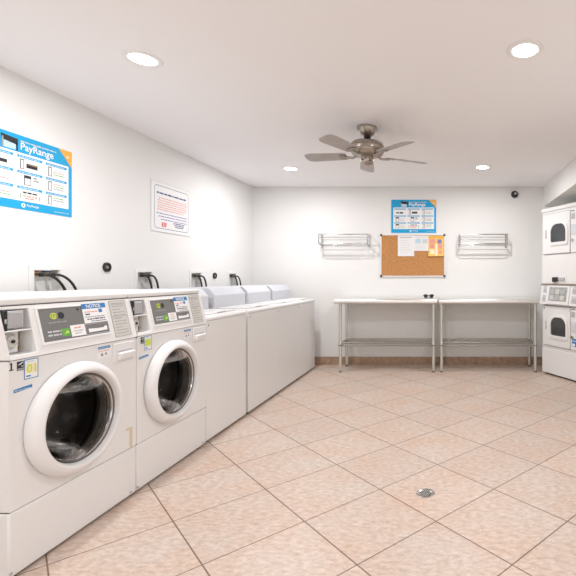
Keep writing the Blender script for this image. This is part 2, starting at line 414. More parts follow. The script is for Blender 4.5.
    sf.poly([(Y(.395), H(.912)), (Y(.507), H(.914)), (Y(.507), H(.934)), (Y(.492), H(.934)), (Y(.488), H(.928)), (Y(.45), H(.927)), (Y(.395), H(.930))], M['white'], 8)
    b.build('name_badge', pan, smooth=0)
    # stickers on the panel
    b = MB(); sf = Surf(b, cpt(0, .85), CU, CV, .0005)
    a0, a1, h0, h1 = Y(.380), Y(.522), H(.955), H(1.046)
    sf.rect(a0, h0, a1, h1, M['white'], 10); sf.rect(a0, h1-.024, a1, h1, M['midblue'], 11)
    sf.rect(a1-.048, h1-.046, a1-.026, h1-.029, M['midblue'], 11)
    sf.words(a0+.012, h1-.042, a1-.055, .006, M['salmon'], 11, seed=1); sf.words(a0+.014, h1-.054, a0+.046, .006, M['navy'], 11, seed=2)
    sf.words(a0+.010, h1-.066, a1-.012, .005, M['greyink'], 11, seed=3); sf.words(a0+.018, h1-.077, a1-.016, .006, M['ink'], 11, seed=4); sf.words(a0+.04, h1-.087, a1-.012, .004, M['navy'], 11, seed=8)
    st = b.build('notice_sticker', t, smooth=0); st['label'] = 'white sticker with blue header'
    lettering('notice_lettering', 'NOTICE', cpt(Y(.405), 1.0265, .0062), CU, CV, .085, .016, M['white'], st, lift=0, bold=.02)
    b = MB(); sf = Surf(b, cpt(0, .85), CU, CV, .0005); a0, a1, h0, h1 = Y(.298), Y(.376), H(.905), H(.955)
    sf.rect(a0, h0, a1, h1, M['white'], 10); sf.words(a0+.02, h1-.016, a1-.02, .007, M['salmon'], 11, seed=3)
    sf.words(a0+.014, h1-.029, a1-.012, .004, M['greyink'], 11, seed=4); sf.words(a0+.02, h1-.040, a1-.02, .004, M['greyink'], 11, seed=6); b.build('price_sticker', t, smooth=0)
    # instruction plate
    b = MB(); a0, a1, z0, z1 = Y(.552), Y(.664), .868, 1.055
    b.hull([cpt(a0, z0, -.002), cpt(a1, z0, -.002), cpt(a1, z1-.002, -.002), cpt(a0, z1-.002, -.002)], [cpt(a0, z0, .002), cpt(a1, z0, .002), cpt(a1, z1-.002, .002), cpt(a0, z1-.002, .002)], M['plate'])
    sf = Surf(b, cpt(0, .85), CU, CV, .0005); sf.outline(a0, H(z0), a1, H(z1-.002), .003, M['greyink'], 5)
    for i in range(11):
        v = H(z1) - .020 - i*.0155
        if i in (1, 5): sf.rect(a0+.004, v+.010, a1-.004, v+.0125, M['greyink'], 5)
        sf.words(a0+.014, v, a1-.016 - (.03 if i % 3 == 2 else 0), .0045, M['greyink'], 5, seed=20+i)
    b.build('instruction_plate', t, smooth=0)
    # labels on the cabinet
    s3 = lambda bb: Surf(bb, (FX, 0, 0), (0, 1, 0), (0, 0, 1), .0005)
    b = MB(); sf = s3(b); sf.rect(Y(.043), .806, Y(.070), .842, M['ink'], 2); sf.rect(Y(.045), .808, Y(.068), .815, M['greyink'], 3)
    sf.poly([(Y(.046), .828), (Y(.053), .832), (Y(.067), .840), (Y(.067), .836), (Y(.056), .829)], M['white'], 3); sf.rect(Y(.060), .821, Y(.067), .8235, M['white'], 3); b.build('warning_sticker', t, smooth=0)
    b = MB(); sf = s3(b); sf.rect(Y(.072), .765, Y(.132), .844, M['white'], 2); sf.outline(Y(.072), .765, Y(.132), .844, .003, M['midblue'], 3)
    sf.rect(Y(.079), .788, Y(.125), .826, M['lime'] if not full else M['cream'], 3); sf.words(Y(.084), .832, Y(.120), .006, M['paleblue'], 3, seed=4)
    sf.words(Y(.080), .774, Y(.104), .006, M['midblue'], 3, seed=5)
    ns = b.build('machine_number_sticker', t, smooth=0); ns['label'] = 'blue-bordered sticker with lime digits'
    if sticker_digits:
        lettering('sticker_digits', sticker_digits, (FX+.002, Y(.082), .790), (0, 1, 0), (0, 0, 1), .040, .033, M['lime'], ns, lift=0, bold=.02)
    if digit:
        b = MB(); sf = s3(b); q = Y(.014); sf.rect(q+.0045, .812, q+.0105, .842, M['ink'], 2); sf.rect(q-.001, .812, q+.016, .816, M['ink'], 2)
        sf.poly([(q-.001, .834), (q+.0045, .836), (q+.0045, .842)], M['ink'], 2); b.build('number_lettering', t, smooth=0)
    b = MB(); sf = s3(b); sf.poly([(Y(.030), .722), (Y(.106), .728), (Y(.106), .741), (Y(.030), .735)], M['midblue'], 2); sf.words(Y(.034), .7275, Y(.10), .004, M['paleblue'], 3, seed=6); b.build('blue_strip_sticker', t, smooth=0)
    b = MB(); sf = s3(b); sf.rect(Y(.437), .780, Y(.520), .838, M['white'], 2); sf.rect(Y(.441), .823, Y(.516), .835, M['midblue'], 3); sf.words(Y(.447), .827, Y(.51), .004, M['paleblue'], 4, seed=6)
    sf.words(Y(.442), .811, Y(.51), .005, M['salmon'], 3, seed=7); sf.disc(Y(.465), .795, .008, M['greyink'], 3); sf.disc(Y(.49), .797, .007, M['greyink'], 3); b.build('care_sticker', t, smooth=0)
    if full:
      b = MB(); sf = s3(b); sf.rect(Y(.652), .27, Y(.672), .375, M['tape'], 2); sf.rect(Y(.627), .365, Y(.652), .377, M['tape'], 2); b.build('tape_strip', t, smooth=0)
    # detergent drawer with a recessed scoop handle
    b = MB(); a0, a1 = Y(.533), Y(.678)
    b.box(FX-.01, FX+.008, a0, a1, .740, .838, M['plastic']); dr = b.build('detergent_drawer', t, bevel=.005, seg=3)
    b = MB(); b.hull([(FX+.008, a0+.018, .748), (FX+.008, a1-.014, .748), (FX+.008, a1-.014, .790), (FX+.008, a0+.018, .790)], [(FX+.020, a0+.024, .752), (FX+.020, a1-.02, .752), (FX+.030, a1-.02, .786), (FX+.030, a0+.024, .786)], M['plastic'])
    b.build('drawer_handle', dr, bevel=.005, seg=3)
    b = MB(); b.box(FX+.008, FX+.0095, a0+.024, a1-.02, .788, .797, M['greyplas']); b.build('handle_recess', dr, smooth=0)
    # door: white ring, rubber, bowl of glass, drum behind it
    o = (FX, cy, cz)
    b = MB(); b.lathe([(.203, -.012), (.242, -.001), (.248, .007), (.247, .020), (.242, .034), (.230, .046), (.216, .054), (.208, .055), (.203, .052), (.199, .042), (.194, .031), (.187, .01), (.20, -.01)], o, (1, 0, 0), M['plastic'], 72)
    door = b.build('door', t, smooth=50); door['label'] = 'round white door ring'
    b = MB(); b.lathe([(.1945, .032), (.1905, .034), (.187, .028), (.183, .018), (.178, .014), (.177, .0), (.188, -.036)], o, (1, 0, 0), [M['black'], M['gasket'], M['chrome'], M['gasket'], M['chrome'], M['gasket']], 72); b.build('door_gasket', door, smooth=50)
    b = MB(); b.lathe([(.186, .024), (.174, .010), (.158, -.035), (.138, -.09), (.110, -.135), (.070, -.148), (0, -.152)], o, (1, 0, 0), M['glass'], 64); b.build('door_glass', door, smooth=80)
    b = MB(); b.lathe([(.188, -.036), (.205, -.06), (.235, -.09), (.255, -.12), (.255, -.48), (.24, -.50), (.09, -.50), (.07, -.49), (0, -.485)], o, (1, 0, 0), [M['gasket'], M['gasket'], M['rubber']] + [M['drum']]*5, 64)
    for k in range(3):
        a = rad(75 + 120*k); c = V((0, math.cos(a), math.sin(a))); d = V((0, -math.sin(a), math.cos(a)))
        P = lambda x, r, w_: V(o) + V((x, 0, 0)) + c*r + d*w_
        b.hull([P(-.14, .256, -.04), P(-.14, .256, .04), P(-.14, .19, .012), P(-.14, .19, -.012)], [P(-.47, .256, -.04), P(-.47, .256, .04), P(-.47, .19, .012), P(-.47, .19, -.012)], M['drum'])
    b.build('drum', t, smooth=40)
    for i in range(2):
        b = MB(); b.cyl((FX-.02, Y(.02), .03), (FX+.003, Y(.02), .03), .006, M['greyplas'], 12) if i == 0 else b.cyl((FX-.02, Y(WW-.03), .03), (FX+.003, Y(WW-.03), .03), .006, M['greyplas'], 12)
        b.build('screw', t)
    return t
make_washer(1.660, 'white front-load washer with the black numeral 1 and a lime 01 sticker', '1', '01', True)
make_washer(2.352, 'white front-load washer between the numeral 1 washer and the white top-loaders', '', '', False)

# ------------------------------------------------------------------ top-load washers
def make_topload(y_start, label, TW=.638):
    t = thing('top_load_washer', label, 'washing machine', (-1.665-.36, y_start + TW/2, 0), group='top-load washers along the left wall')
    f = .36; bk = -.40; a, c = -TW/2, TW/2
    b = MB(); b.box(bk, f, a, c, .02, .862, M['enamel']); b.build('cabinet', t, bevel=.004)
    b = MB(); b.box(bk+.03, f-.035, a+.02, c-.02, 0, .03, M['seam']); b.build('base_plinth', t, smooth=0)
    b = MB(); b.box(bk+.01, f-.004, a+.005, c-.005, .858, .870, M['greyplas']); b.build('joint_strip', t, smooth=0)
    b = MB(); b.prism([(bk, a, .866), (f, a, .866), (f, a, .884), (f-.012, a, .897), (f-.04, a, .902), (bk, a, .902)], (0, TW, 0), M['enamel']); b.build('top_deck', t, bevel=.003)
    b = MB(); b.box(.075, f-.05, a+.06, c-.06, .902, .914, M['enamel']); lid = b.build('lid', t, bevel=.006, seg=3)
    b = MB(); b.box(f-.056, f-.046, -.06, .06, .904, .912, M['greyplas']); b.build('lid_grip', lid, bevel=.002)
    prof = [(bk+.01, .902), (.055, .902), (.052, 1.018), (.008, 1.072), (-.012, 1.082), (bk+.01, 1.082)]
    b = MB(); b.prism([(x, a+.045, z) for x, z in prof], (0, TW-.062, 0), M['enamel_cool']); con = b.build('control_hood', t, bevel=.006)
    con['label'] = 'sloped cool-white control hood'
    b = MB(); b.box(-.30, .046, a+.018, a+.046, .903, 1.00, M['bay']); b.build('hood_end_cap', con)
    b = MB(); b.box(.055, .060, a+.06, c-.03, .902, .908, M['greyplas']); b.build('hood_base_trim', con, smooth=0)
    b = MB(); b.cyl((f-.01, a+.03, .835), (f+.003, a+.03, .835), .008, M['greyplas'], 12); b.build('screw', t)
    return t
make_topload(3.044, 'white top-load washer beside the front-loaders, before the vertical gap', .618)
make_topload(3.702, 'white top-load washer just beyond the vertical gap in the row')
make_topload(4.342, 'white top-load washer, second from the back wall end of the row')
make_topload(4.982, 'white top-load washer at the far end of the row, closest to the back wall')

# ------------------------------------------------------------------ supply boxes and hoses on the left wall
names = ['above the numeral 1 washer', 'above the second front-load washer', 'left of the farther wall socket', 'right of the farther wall socket']
for i, (ya, yb) in enumerate(BOXES):
    ym = (ya+yb)/2; hw = (yb-ya)/2
    t = thing('washer_supply_box', 'recessed grey water supply box ' + names[i], 'supply box', (XL, ym, 1.12), group='water supply boxes in the left wall')
    b = MB(); d = .05; z0, z1 = BZ0-1.12+.002, BZ1-1.12-.008; g = .007
    b.box(-d, -d+.003, -hw+g, hw-g, z0, z1, M['liner']); b.box(-d, 0, -hw+g, -hw+g+.003, z0, z1, M['liner']); b.box(-d, 0, hw-g-.003, hw-g, z0, z1, M['liner'])
    b.box(-d, 0, -hw+g, hw-g, z1-.003, z1, M['brown']); b.box(-d, 0, -hw+g, hw-g, z0, z0+.003, M['liner']); b.build('box_liner', t, smooth=0)
    b = MB()
    for q in [(-hw-.03, hw+.03, z1+.002, z1+.028), (-hw-.03, -hw+.002, z0-.02, z1+.002), (hw-.002, hw+.03, z0-.02, z1+.002), (-hw+.002, hw-.002, z0-.02, z0+.002)]: b.box(0, .006, *q, M['wall'])
    b.build('face_plate', t, bevel=.001)
    for k, s_ in enumerate((-.055, .03)):
        b = MB(); b.cyl((-.045, s_, z1-.03), (.008, s_, z1-.03), .011, M['brass'], 14); b.cyl((-.03, s_, z1-.03), (-.03, s_, z1-.008), .008, M['brass'], 10); v = b.build('valve', t)
        b = MB(); b.box(-.045, -.015, s_-.02, s_+.02, z1-.012, z1-.006, M['red'] if k == 0 else M['midblue']); b.build('valve_handle', v, bevel=.002)
        run = .135 if i == 0 else .06
        p0 = V((.010, s_, z1-.03)); b = MB()
        b.tube([p0, *bez(p0+V((.012, 0, 0)), p0+V((.045, .015, .012)), p0+V((.05, run*.75, -.03)), p0+V((.05, run, -.13))), p0+V((.05, run+.015, -.22))], .008, M['rubber'])
        b.lathe([(.0, 0), (.013, 0), (.013, .016), (.008, .018)], p0+V((-.002, 0, 0)), (1, 0, 0), M['rubber'], 14)
        ho = b.build('supply_hose', loc=t.location)
        tag(ho, ('left-hand' if k == 0 else 'right-hand') + ' black hose from the supply box ' + names[i], 'hose', 'black supply hoses')
def wall_socket(y, z, r, label):
    t = thing('wall_socket', label, 'wall socket', (XL, y, z), group='round sockets on the left wall')
    b = MB(); b.lathe([(0, .004), (r*.62, .004), (r*.72, .014), (r, .014), (r*1.02, .006), (r*1.02, 0)], (0, 0, 0), (1, 0, 0), M['black'], 28); b.build('socket_ring', t)
    b = MB(); b.lathe([(0, .012), (r*.35, .012), (r*.42, .004)], (0, 0, 0), (1, 0, 0), M['brown'], 16); b.build('socket_core', t)
wall_socket(3.30, 1.252, .036, 'larger round black socket on the left wall between the two nearest supply boxes')
wall_socket(4.86, 1.195, .034, 'smaller-looking round black socket between the two farthest supply boxes')

# ------------------------------------------------------------------ payment posters
def poster(name, label, O, U, loc_normal_up=(0, 0, 1)):
    """O: lower-left corner"""
    Wd, Hh = .606, .448; U = V(U); Vv = V((0, 0, 1)); N = U.cross(Vv)
    t = thing(name, label, 'poster', O, group='blue payment posters')
    b = MB(); b.hull([V((0, 0, 0)), U*Wd, U*Wd+Vv*Hh, Vv*Hh], [N*.003, U*Wd+N*.003, U*Wd+Vv*Hh+N*.003, Vv*Hh+N*.003], M['blue'])
    sf = Surf(b, N*.003, U, Vv, .0007); X = lambda u: u*Wd; Z = lambda v: (1-v)*Hh
    sf.rect(X(.045), Z(.885), X(.955), Z(.235), M['white'], 1)
    sf.poly([(X(.83), Z(0)), (X(1), Z(0)), (X(1), Z(.25))], M['orange'], 1); sf.words(X(.925), Z(.105), X(.985), .012, M['cream'], 2, seed=3)
    # header terminal picture
    sf.poly([(X(.205), Z(.045)), (X(.375), Z(.065)), (X(.375), Z(.145)), (X(.215), Z(.12))], M['ink'], 1); sf.rect(X(.232), Z(.215), X(.352), Z(.125), M['paleblue'], 1); sf.rect(X(.215), Z(.22), X(.230), Z(.08), M['greyink'], 2); sf.rect(X(.356), Z(.225), X(.372), Z(.1), M['ink'], 2)
    sf.words(X(.40), Z(.085), X(.80), .009, M['paleink'], 1, seed=9)
    cols = [(.07, .325), (.365, .635), (.675, .93)]; rows = [(.265, .455), (.475, .665), (.685, .865)]
    for i, (c0, c1) in enumerate(cols):
        for j, (r0, r1) in enumerate(rows):
            sf.rect(X(c0), Z(r0+.035), X(c1), Z(r0), M['blue'], 2); sf.words(X(c0+.015), Z(r0+.027), X(c1-.03), .007, M['paleblue'], 3, seed=i*3+j)
            m0 = (r0+r1)/2 + .02
            if (i, j) == (0, 0):
                sf.rect(X(c0+.04), Z(m0+.035), X(c0+.105), Z(m0+.0), M['ink'], 2); sf.rect(X(c0+.12), Z(m0+.04), X(c0+.195), Z(m0-.005), M['ink'], 2)
            elif (i, j) == (1, 2):
                sf.words(X(c0+.06), Z(m0-.02), X(c1-.06), .011, M['ink'], 2, seed=3); sf.words(X(c0+.06), Z(m0+.025), X(c1-.06), .010, M['salmon'], 2, seed=4); sf.words(X(c0+.08), Z(m0+.055), X(c1-.08), .008, M['salmon'], 2, seed=5)
                sf.rect(X(c0+.025), Z(m0+.05), X(c0+.035), Z(m0-.01), M['green'], 2); sf.rect(X(c1-.035), Z(m0+.05), X(c1-.025), Z(m0-.01), M['green'], 2)
            else:
                q = c0+.03 if i != 1 or j == 0 else c0+.07
                big = (i == 0 and j > 0) or (i, j) == (1, 1)
                w_ = .075 if big else .04
                sf.rect(X(q), Z(r1-.005), X(q+w_), Z(r0+.05), M['ink'], 2); sf.rect(X(q+.007), Z(r1-.012), X(q+w_-.007), Z(r0+(.09 if big else .062)), M['white'] if not big else M['paper'], 3)
                if (i, j) == (1, 0):
                    sf.rect(X(q+.065), Z(m0+.04), X(q+.185), Z(m0-.02), M['ink'], 2); sf.rect(X(q+.075), Z(m0-.002), X(q+.175), Z(m0-.012), M['brass'], 3)
                elif (i, j) == (1, 1):
                    sf.words(X(q+.1), Z(m0), X(q+.16), .010, M['greyink'], 2, seed=6); sf.words(X(q+.1), Z(m0-.035), X(q+.15), .012, M['greyink'], 2, seed=8)
                else:
                    for k in range(3): sf.words(X(q+w_+.02), Z(m0-.03+k*.035), X(c1-.03), .006, [M['greyink'], M['paleink'], M['paleblue'], M['salmon'], M['green']][(i+j+k) % 5], 2, seed=k+i+j)
    sf.disc(X(.43), Z(.942), .0135, M['white'], 1); sf.disc(X(.43), Z(.942), .006, M['blue'], 2); sf.words(X(.78), Z(.962), X(.96), .006, M['paleblue'], 1, seed=7)
    sh = b.build('poster_sheet', t, smooth=0)
    lettering('header_lettering', 'PayRange', V((0, 0, 0)) + N*.0045 + U*X(.40) + Vv*Z(.235-.012), U, Vv, X(.365), .058, M['white'], sh, lift=0, bold=.014)
    lettering('footer_lettering', 'PayRange', V((0, 0, 0)) + N*.0045 + U*X(.465) + Vv*Z(.96), U, Vv, X(.13), .019, M['white'], sh, lift=0, bold=.01)
    return t
poster('poster', 'blue PayRange payment poster on the left wall above the washers', (XL, 2.385, 1.588), (0, 1, 0))
poster('poster', 'blue PayRange payment poster on the back wall above the corkboard', (-.699, YB-.0005, 1.779), (1, 0, 0))

# white rules sign on the left wall
t = thing('rules_sign', 'white framed sign of red and blue lines on the left wall', 'sign', (XL+.0005, 3.80, 1.588))
b = MB(); b.hull([(0, 0, 0), (0, .585, 0), (0, .585, .452), (0, 0, .452)], [(.005, .003, .003), (.005, .582, .003), (.005, .582, .449), (.005, .003, .449)], M['white'])
sf = Surf(b, (.005, 0, 0), (0, 1, 0), (0, 0, 1), .0006)
sf.outline(.0, .0, .585, .452, .004, M['paleink'], 1)
rr = .03; P_, Q_ = [], []
for cx_, cz_, a0 in [(.52, .385, 0), (.075, .385, 90), (.075, .065, 180), (.52, .065, 270)]:
    for k in range(6):
        a = rad(a0+18*k); P_.append((cx_+(rr)*math.cos(a), cz_+(rr)*math.sin(a))); Q_.append((cx_+(rr+.004)*math.cos(a), cz_+(rr+.004)*math.sin(a)))
for k in range(len(P_)): sf.poly([P_[k], P_[(k+1) % len(P_)], Q_[(k+1) % len(P_)], Q_[k]], M['navy'], 1)
sf.words(.075, .345, .525, .016, M['navy'], 1, seed=1)
for k in range(6): sf.words(.085 if k else .10, .305-k*.021, .525 - (.05 if k == 5 else 0), .0085, M['salmon'], 1, seed=30+k)
for k in range(3): sf.words(.07+.03*k, .165-k*.026, .525, .009, M['violet'], 1, seed=40+k)
for k in range(3): sf.words(.315+.012*k, .095-k*.017, .49-.012*k, .010, M['navy'], 1, seed=50+k)
b.build('sign_sheet', t, smooth=0)
b = MB(); sf = Surf(b, (.005, 0, 0), (0, 1, 0), (0, 0, 1), .0006)
for k in range(3): sf.poly([(.14+.025*k, .05), (.158+.025*k, .05), (.163+.025*k, .092), (.145+.025*k, .092)], M['red'], 1)
b.build('red_emblem', t, smooth=0)

# ------------------------------------------------------------------ corkboard and papers
t = thing('corkboard', 'corkboard with black corner caps on the back wall below the poster', 'notice board', (-.842, YB, 1.187))
BW, BH = .870, .571
b = MB(); b.box(.008, BW-.008, -.016, -.004, .008, BH-.008, M['cork']); b.build('cork_panel', t, smooth=0)
b = MB()
for q in [(0, BW, 0, .014), (0, BW, BH-.014, BH), (0, .014, .014, BH-.014), (BW-.014, BW, .014, BH-.014)]: b.box(q[0], q[1], -.022, 0, q[2], q[3], M['alu'])
b.build('board_frame', t, bevel=.002)
for x, z in [(0, 0), (BW, 0), (0, BH), (BW, BH)]:
    b = MB(); x0, x1 = (x-.004, x+.024) if x == 0 else (x-.024, x+.004); z0, z1 = (z-.004, z+.024) if z == 0 else (z-.024, z+.004)
    b.box(x0, x1, -.027, -.001, z0, z1, M['black']); b.build('corner_cap', t, bevel=.005, seg=3)
def sheet(name, label, cat, loc, w, h, m, draw, lift=.02, ang=0, grp=None):
    bm = bmesh.new(); n = 10; grid = {}
    zof = lambda u, v: -.001 - lift*max(0, .45-v)**2*4*(.35+abs(u-.5)*1.3)
    for i in range(n+1):
        for j in range(n+1): grid[i, j] = bm.verts.new((i/n*w, zof(i/n, j/n), j/n*h))
    for i in range(n):
        for j in range(n): bm.faces.new([grid[i, j], grid[i+1, j], grid[i+1, j+1], grid[i, j+1]])
    me = bpy.data.meshes.new(name); bm.to_mesh(me); bm.free(); me.materials.append(m)
    o = bpy.data.objects.new(name, me); COL.objects.link(o); o.location = loc; o.rotation_euler = (0, ang, 0)
    md = o.modifiers.new('t', 'SOLIDIFY'); md.thickness = .0006; md.offset = 0
    tag(o, label, cat, grp)
    b = MB()
    def strip(u0, v0, u1, v1, mm):
        k = 4
        for q in range(k):
            a, c = v0+(v1-v0)*q/k, v0+(v1-v0)*(q+1)/k
            b.face([(u0*w, zof(u0, a)-.0012, a*h), (u1*w, zof(u1, a)-.0012, a*h), (u1*w, zof(u1, c)-.0012, c*h), (u0*w, zof(u0, c)-.0012, c*h)], mm)
    draw(strip); b.build('print', o, smooth=0)
    return o
def draw_a(s):
    s(.12, .90, .86, .93, M['greyink'])
    for k in range(8): s(.14, .15+k*.085, .60+.2*((k*7) % 3)/2, .165+k*.085, M['paleink'])
def draw_b(s):
    s(.10, .86, .9, .90, M['paleink']); s(.10, .5, .45, .78, M['paleblue']); s(.55, .5, .9, .78, M['paleink'])
    for k in range(4): s(.10, .12+k*.09, .85, .14+k*.09, M['paleink'])
def draw_c(s):
    s(.02, .88, .98, .97, M['orange']); s(.08, .62, .44, .84, M['pink']); s(.60, .62, .86, .82, M['violet']); s(.10, .40, .40, .58, M['salmon']); s(.44, .02, .60, .60, M['cream']); s(.64, .36, .9, .58, M['pink']); s(.12, .10, .40, .34, M['cream']); s(.66, .10, .88, .30, M['salmon'])
cy0 = YB-.018
sheet('notice_paper', 'white paper with a red pin, leftmost on the corkboard', 'paper', (-.609, cy0, 1.463), .222, .279, M['paper'], draw_a, lift=.010)
sheet('notice_paper', 'shorter white paper between the pinned page and the yellow flyer', 'paper', (-.392, cy0-.0015, 1.535), .205, .203, M['paper'], draw_b, lift=.006)
sheet('flyer', 'yellow and pink flyer curling at the right edge of the corkboard', 'flyer', (-.197, cy0-.003, 1.463), .207, .276, M['yellow'], draw_c, lift=.03)
b = MB(); b.lathe([(0, 0), (.011, 0), (.011, .004), (.006, .008), (.008, .018), (0, .019)], (0, 0, 0), (0, -1, 0), M['red'], 16)
tag(b.build('push_pin', loc=(-.622, cy0, 1.735)), 'red push pin at the top left of the pinned white paper', 'pin')

# ------------------------------------------------------------------ wall racks
def rack(x0, x1, label):
    t = thing('wall_rack', label, 'rack', (x0, YB, 1.61), group='chrome racks on the back wall')
    w = x1-x0
    for xx in (0, w):
        b = MB(); b.box(xx-.011, xx+.011, -.012, 0, -.03, .15, M['chrome']); b.tube([(xx, -.006, .0), (xx, -.10, .0), (xx, -.16, .02), (xx, -.17, .06), (xx, -.17, .125), (xx, -.15, .138), (xx, 0, .138)], .0075, M['chrome']); b.build('end_bracket', t, bevel=.002)
    for (y, z, r) in [(-.17, .132, .0085), (-.12, .10, .0045), (-.08, .068, .0045), (-.165, .012, .0085), (-.07, .0, .0045)]:
        b = MB(); b.cyl((-.008, y, z), (w+.008, y, z), r, M['chrome'], 12); b.build('rail', t)
    b = MB(); r = .04; pts = [(0, -.01, .0), (0, -.06, -.03), (0, -.075, -.06)]
    pts += [(r-r*math.cos(a), -.08, -.065-r*math.sin(a)) for a in [rad(18*k) for k in range(6)]] + [(w-r+r*math.sin(a), -.08, -.065-r*math.cos(a)) for a in [rad(18*k) for k in range(6)]] + [(w, -.075, -.06), (w+.012, -.06, -.03), (w, -.01, 0)]
    b.tube(pts, .0055, M['alu']); b.build('hanging_rail', t)
rack(-1.632, -.995, 'chrome wall rack left of the corkboard above the left steel table')
rack(.222, .845, 'chrome wall rack right of the corkboard above the right steel table')

# ------------------------------------------------------------------ security camera on the back wall
t = thing('security_camera', 'small black dome camera high on the back wall near the right corner', 'camera', (.965, YB, 2.297))
b = MB(); b.lathe([(0, .006), (.060, .006), (.060, 0)], (0, 0, 0), (0, -1, 0), M['plastic'], 28); b.build('mount_plate', t)
b = MB(); b.lathe([(.046, .005), (.048, .02), (.044, .038), (.03, .052), (.012, .058), (0, .059)], (0, 0, 0), (0, -1, 0), M['black'], 32); b.build('dome', t)
b = MB(); b.lathe([(.013, .05), (.015, .061), (.010, .064), (0, .063)], (0.004, 0, .004), (0, -1, 0), M['greyplas'], 18); b.build('lens', t)

# ------------------------------------------------------------------ steel tables
def steel_table(x0, x1, lx0, lx1, label):
    t = thing('steel_table', label, 'table', ((x0+x1)/2, 5.58, 0), group='stainless tables along the back wall')
    cx = (x0+x1)/2; a, c = x0-cx, x1-cx; yf, yb = 5.325-5.58, 5.828-5.58
    b = MB(); prof = [(yb, .912), (yf+.022, .912), (yf+.006, .906), (yf, .892), (yf+.002, .864), (yf+.014, .852), (yf+.026, .856), (yf+.026, .886), (yb-.02, .886), (yb-.02, .862), (yb, .862)]
    b.prism([(a, y, z) for y, z in prof], (c-a, 0, 0), M['steel']); b.build('tabletop', t, bevel=.004)
    b = MB(); b.box(a+.04, c-.04, yf+.05, yf+.085, .862, .886, M['galv']); b.box(a+.04, c-.04, yb-.09, yb-.055, .862, .886, M['galv']); b.build('hat_channel', t, bevel=.002)
    for lx in (lx0-cx, lx1-cx):
        for ly in (yf+.065, yb-.075):
            b = MB(); b.cyl((lx, ly, .045), (lx, ly, .870), .0195, M['galv'], 20); b.lathe([(.0215, .352-.022), (.0235, .335), (.0235, .372), (.0205, .38)], (lx, ly, 0), (0, 0, 1), M['galv'], 20); lg = b.build('leg', t)
            b = MB(); b.lathe([(.0, .0), (.020, 0), (.020, .005), (.013, .012), (.013, .05), (.0, .05)], (lx, ly, 0), (0, 0, 1), [M['rubber'], M['rubber'], M['rubber'], M['galv'], M['galv']], 16); b.build('foot', lg)
            b = MB(); b.lathe([(.0205, .325), (.0245, .327), (.0245, .334), (.0205, .336)], (lx, ly, 0), (0, 0, 1), M['black'], 18); b.build('collar', lg)
    b = MB(); z = .362; s0, s1 = lx0-cx+.005, lx1-cx-.005; ya, yz = yf+.065, yb-.075
    for y in (ya, ya+.0, yz): b.tube([(s0, y, z), (s1, y, z)], .008, M['wire'], 8); b.tube([(s0, y, z-.034), (s1, y, z-.034)], .008, M['wire'], 8)
    for x in (s0, s1): b.tube([(x, ya, z), (x, yz, z)], .008, M['wire'], 8); b.tube([(x, ya, z-.034), (x, yz, z-.034)], .008, M['wire'], 8)
    for y in (ya+.10, ya+.22): b.tube([(s0, y, z-.006), (s1, y, z-.006)], .005, M['wire'], 8)
    n = 44
    for i in range(1, n):
        x = s0+(s1-s0)*i/n; b.tube([(x, ya, z+.004), (x, yz, z+.004)], .0042, M['wire'], 6, False)
    m = 22
    for y in (ya, yz):
        zz = [(s0+(s1-s0)*i/(2*m), y, z-.002 if i % 2 else z-.032) for i in range(2*m+1)]
        for p, q in zip(zz, zz[1:]): b.tube([p, q], .0032, M['wire'], 6, False)
    b.build('wire_shelf', t, smooth=60)
steel_table(-1.348, -.066, -1.278, -.118, 'stainless steel table with wire undershelf on the left, below the left rack')
steel_table(-.052, 1.186, -.018, 1.148, 'stainless steel table with wire undershelf beside the stacked dryer')

# folded sunglasses on the left table
t = thing('sunglasses', 'small black sunglasses-like object at the right end of the left steel table', 'sunglasses', (-.182, 5.52, .913), rad(8)); t.scale = (1, 1, 1.2)
for s_ in (-1, 1):
    b = MB(); ow = [(s_*.012, 0, .034), (s_*.030, 0, .042), (s_*.058, 0, .040), (s_*.066, 0, .028), (s_*.054, 0, .004), (s_*.032, 0, .0), (s_*.016, 0, .010)]
    b.hull([V(p) for p in ow], [V(p)+V((0, .006, 0)) for p in ow], M['black']); b.build('lens', t, bevel=.002)
    b = MB(); b.tube([(s_*.064, .004, .032), (s_*.067, .02, .028), (s_*.03, .034+.008*s_, .012), (-s_*.045, .040+.008*s_, .006)], .0035, M['black'], 8); b.build('temple', t)
b = MB(); b.tube([(-.016, .003, .026), (0, .003, .031), (.016, .003, .026)], .004, M['black'], 8); b.build('bridge', t)

# ------------------------------------------------------------------ stacked dryer in the alcove
DW, DD = .686, .70
t = thing('stacked_dryer', 'white stacked dryer with two dark-windowed doors in the right alcove', 'dryer', (1.224, 5.345, 0), math.atan2(-.892, .453))
def dbox(x0, x1, y0, y1, z0, z1, m, name, parent=t, bevel=.005, seg=2):
    b = MB(); b.box(x0, x1, y0, y1, z0, z1, m); return b.build(name, parent, bevel=bevel, seg=seg)
dbox(0, DW, .004, DD, .02, .845, M['enamel'], 'lower_cabinet', bevel=.008)
dbox(.03, DW-.03, .03, DD-.03, 0, .03, M['seam'], 'plinth', bevel=0)
dbox(0, DW, .004, DD, 1.098, 2.012, M['enamel'], 'upper_cabinet', bevel=.008)
dbox(.012, DW-.012, .02, DD-.01, .84, 1.102, M['enamel'], 'middle_body', bevel=0)
dbox(.004, DW-.004, -.004, .03, .022, .318, M['enamel'], 'kick_panel')
dbox(.004, DW-.004, -.004, .03, 1.100, 1.445, M['enamel'], 'upper_front_panel')
dbox(-.003, DW+.003, -.012, .05, 1.972, 2.016, M['enamel'], 'top_trim')
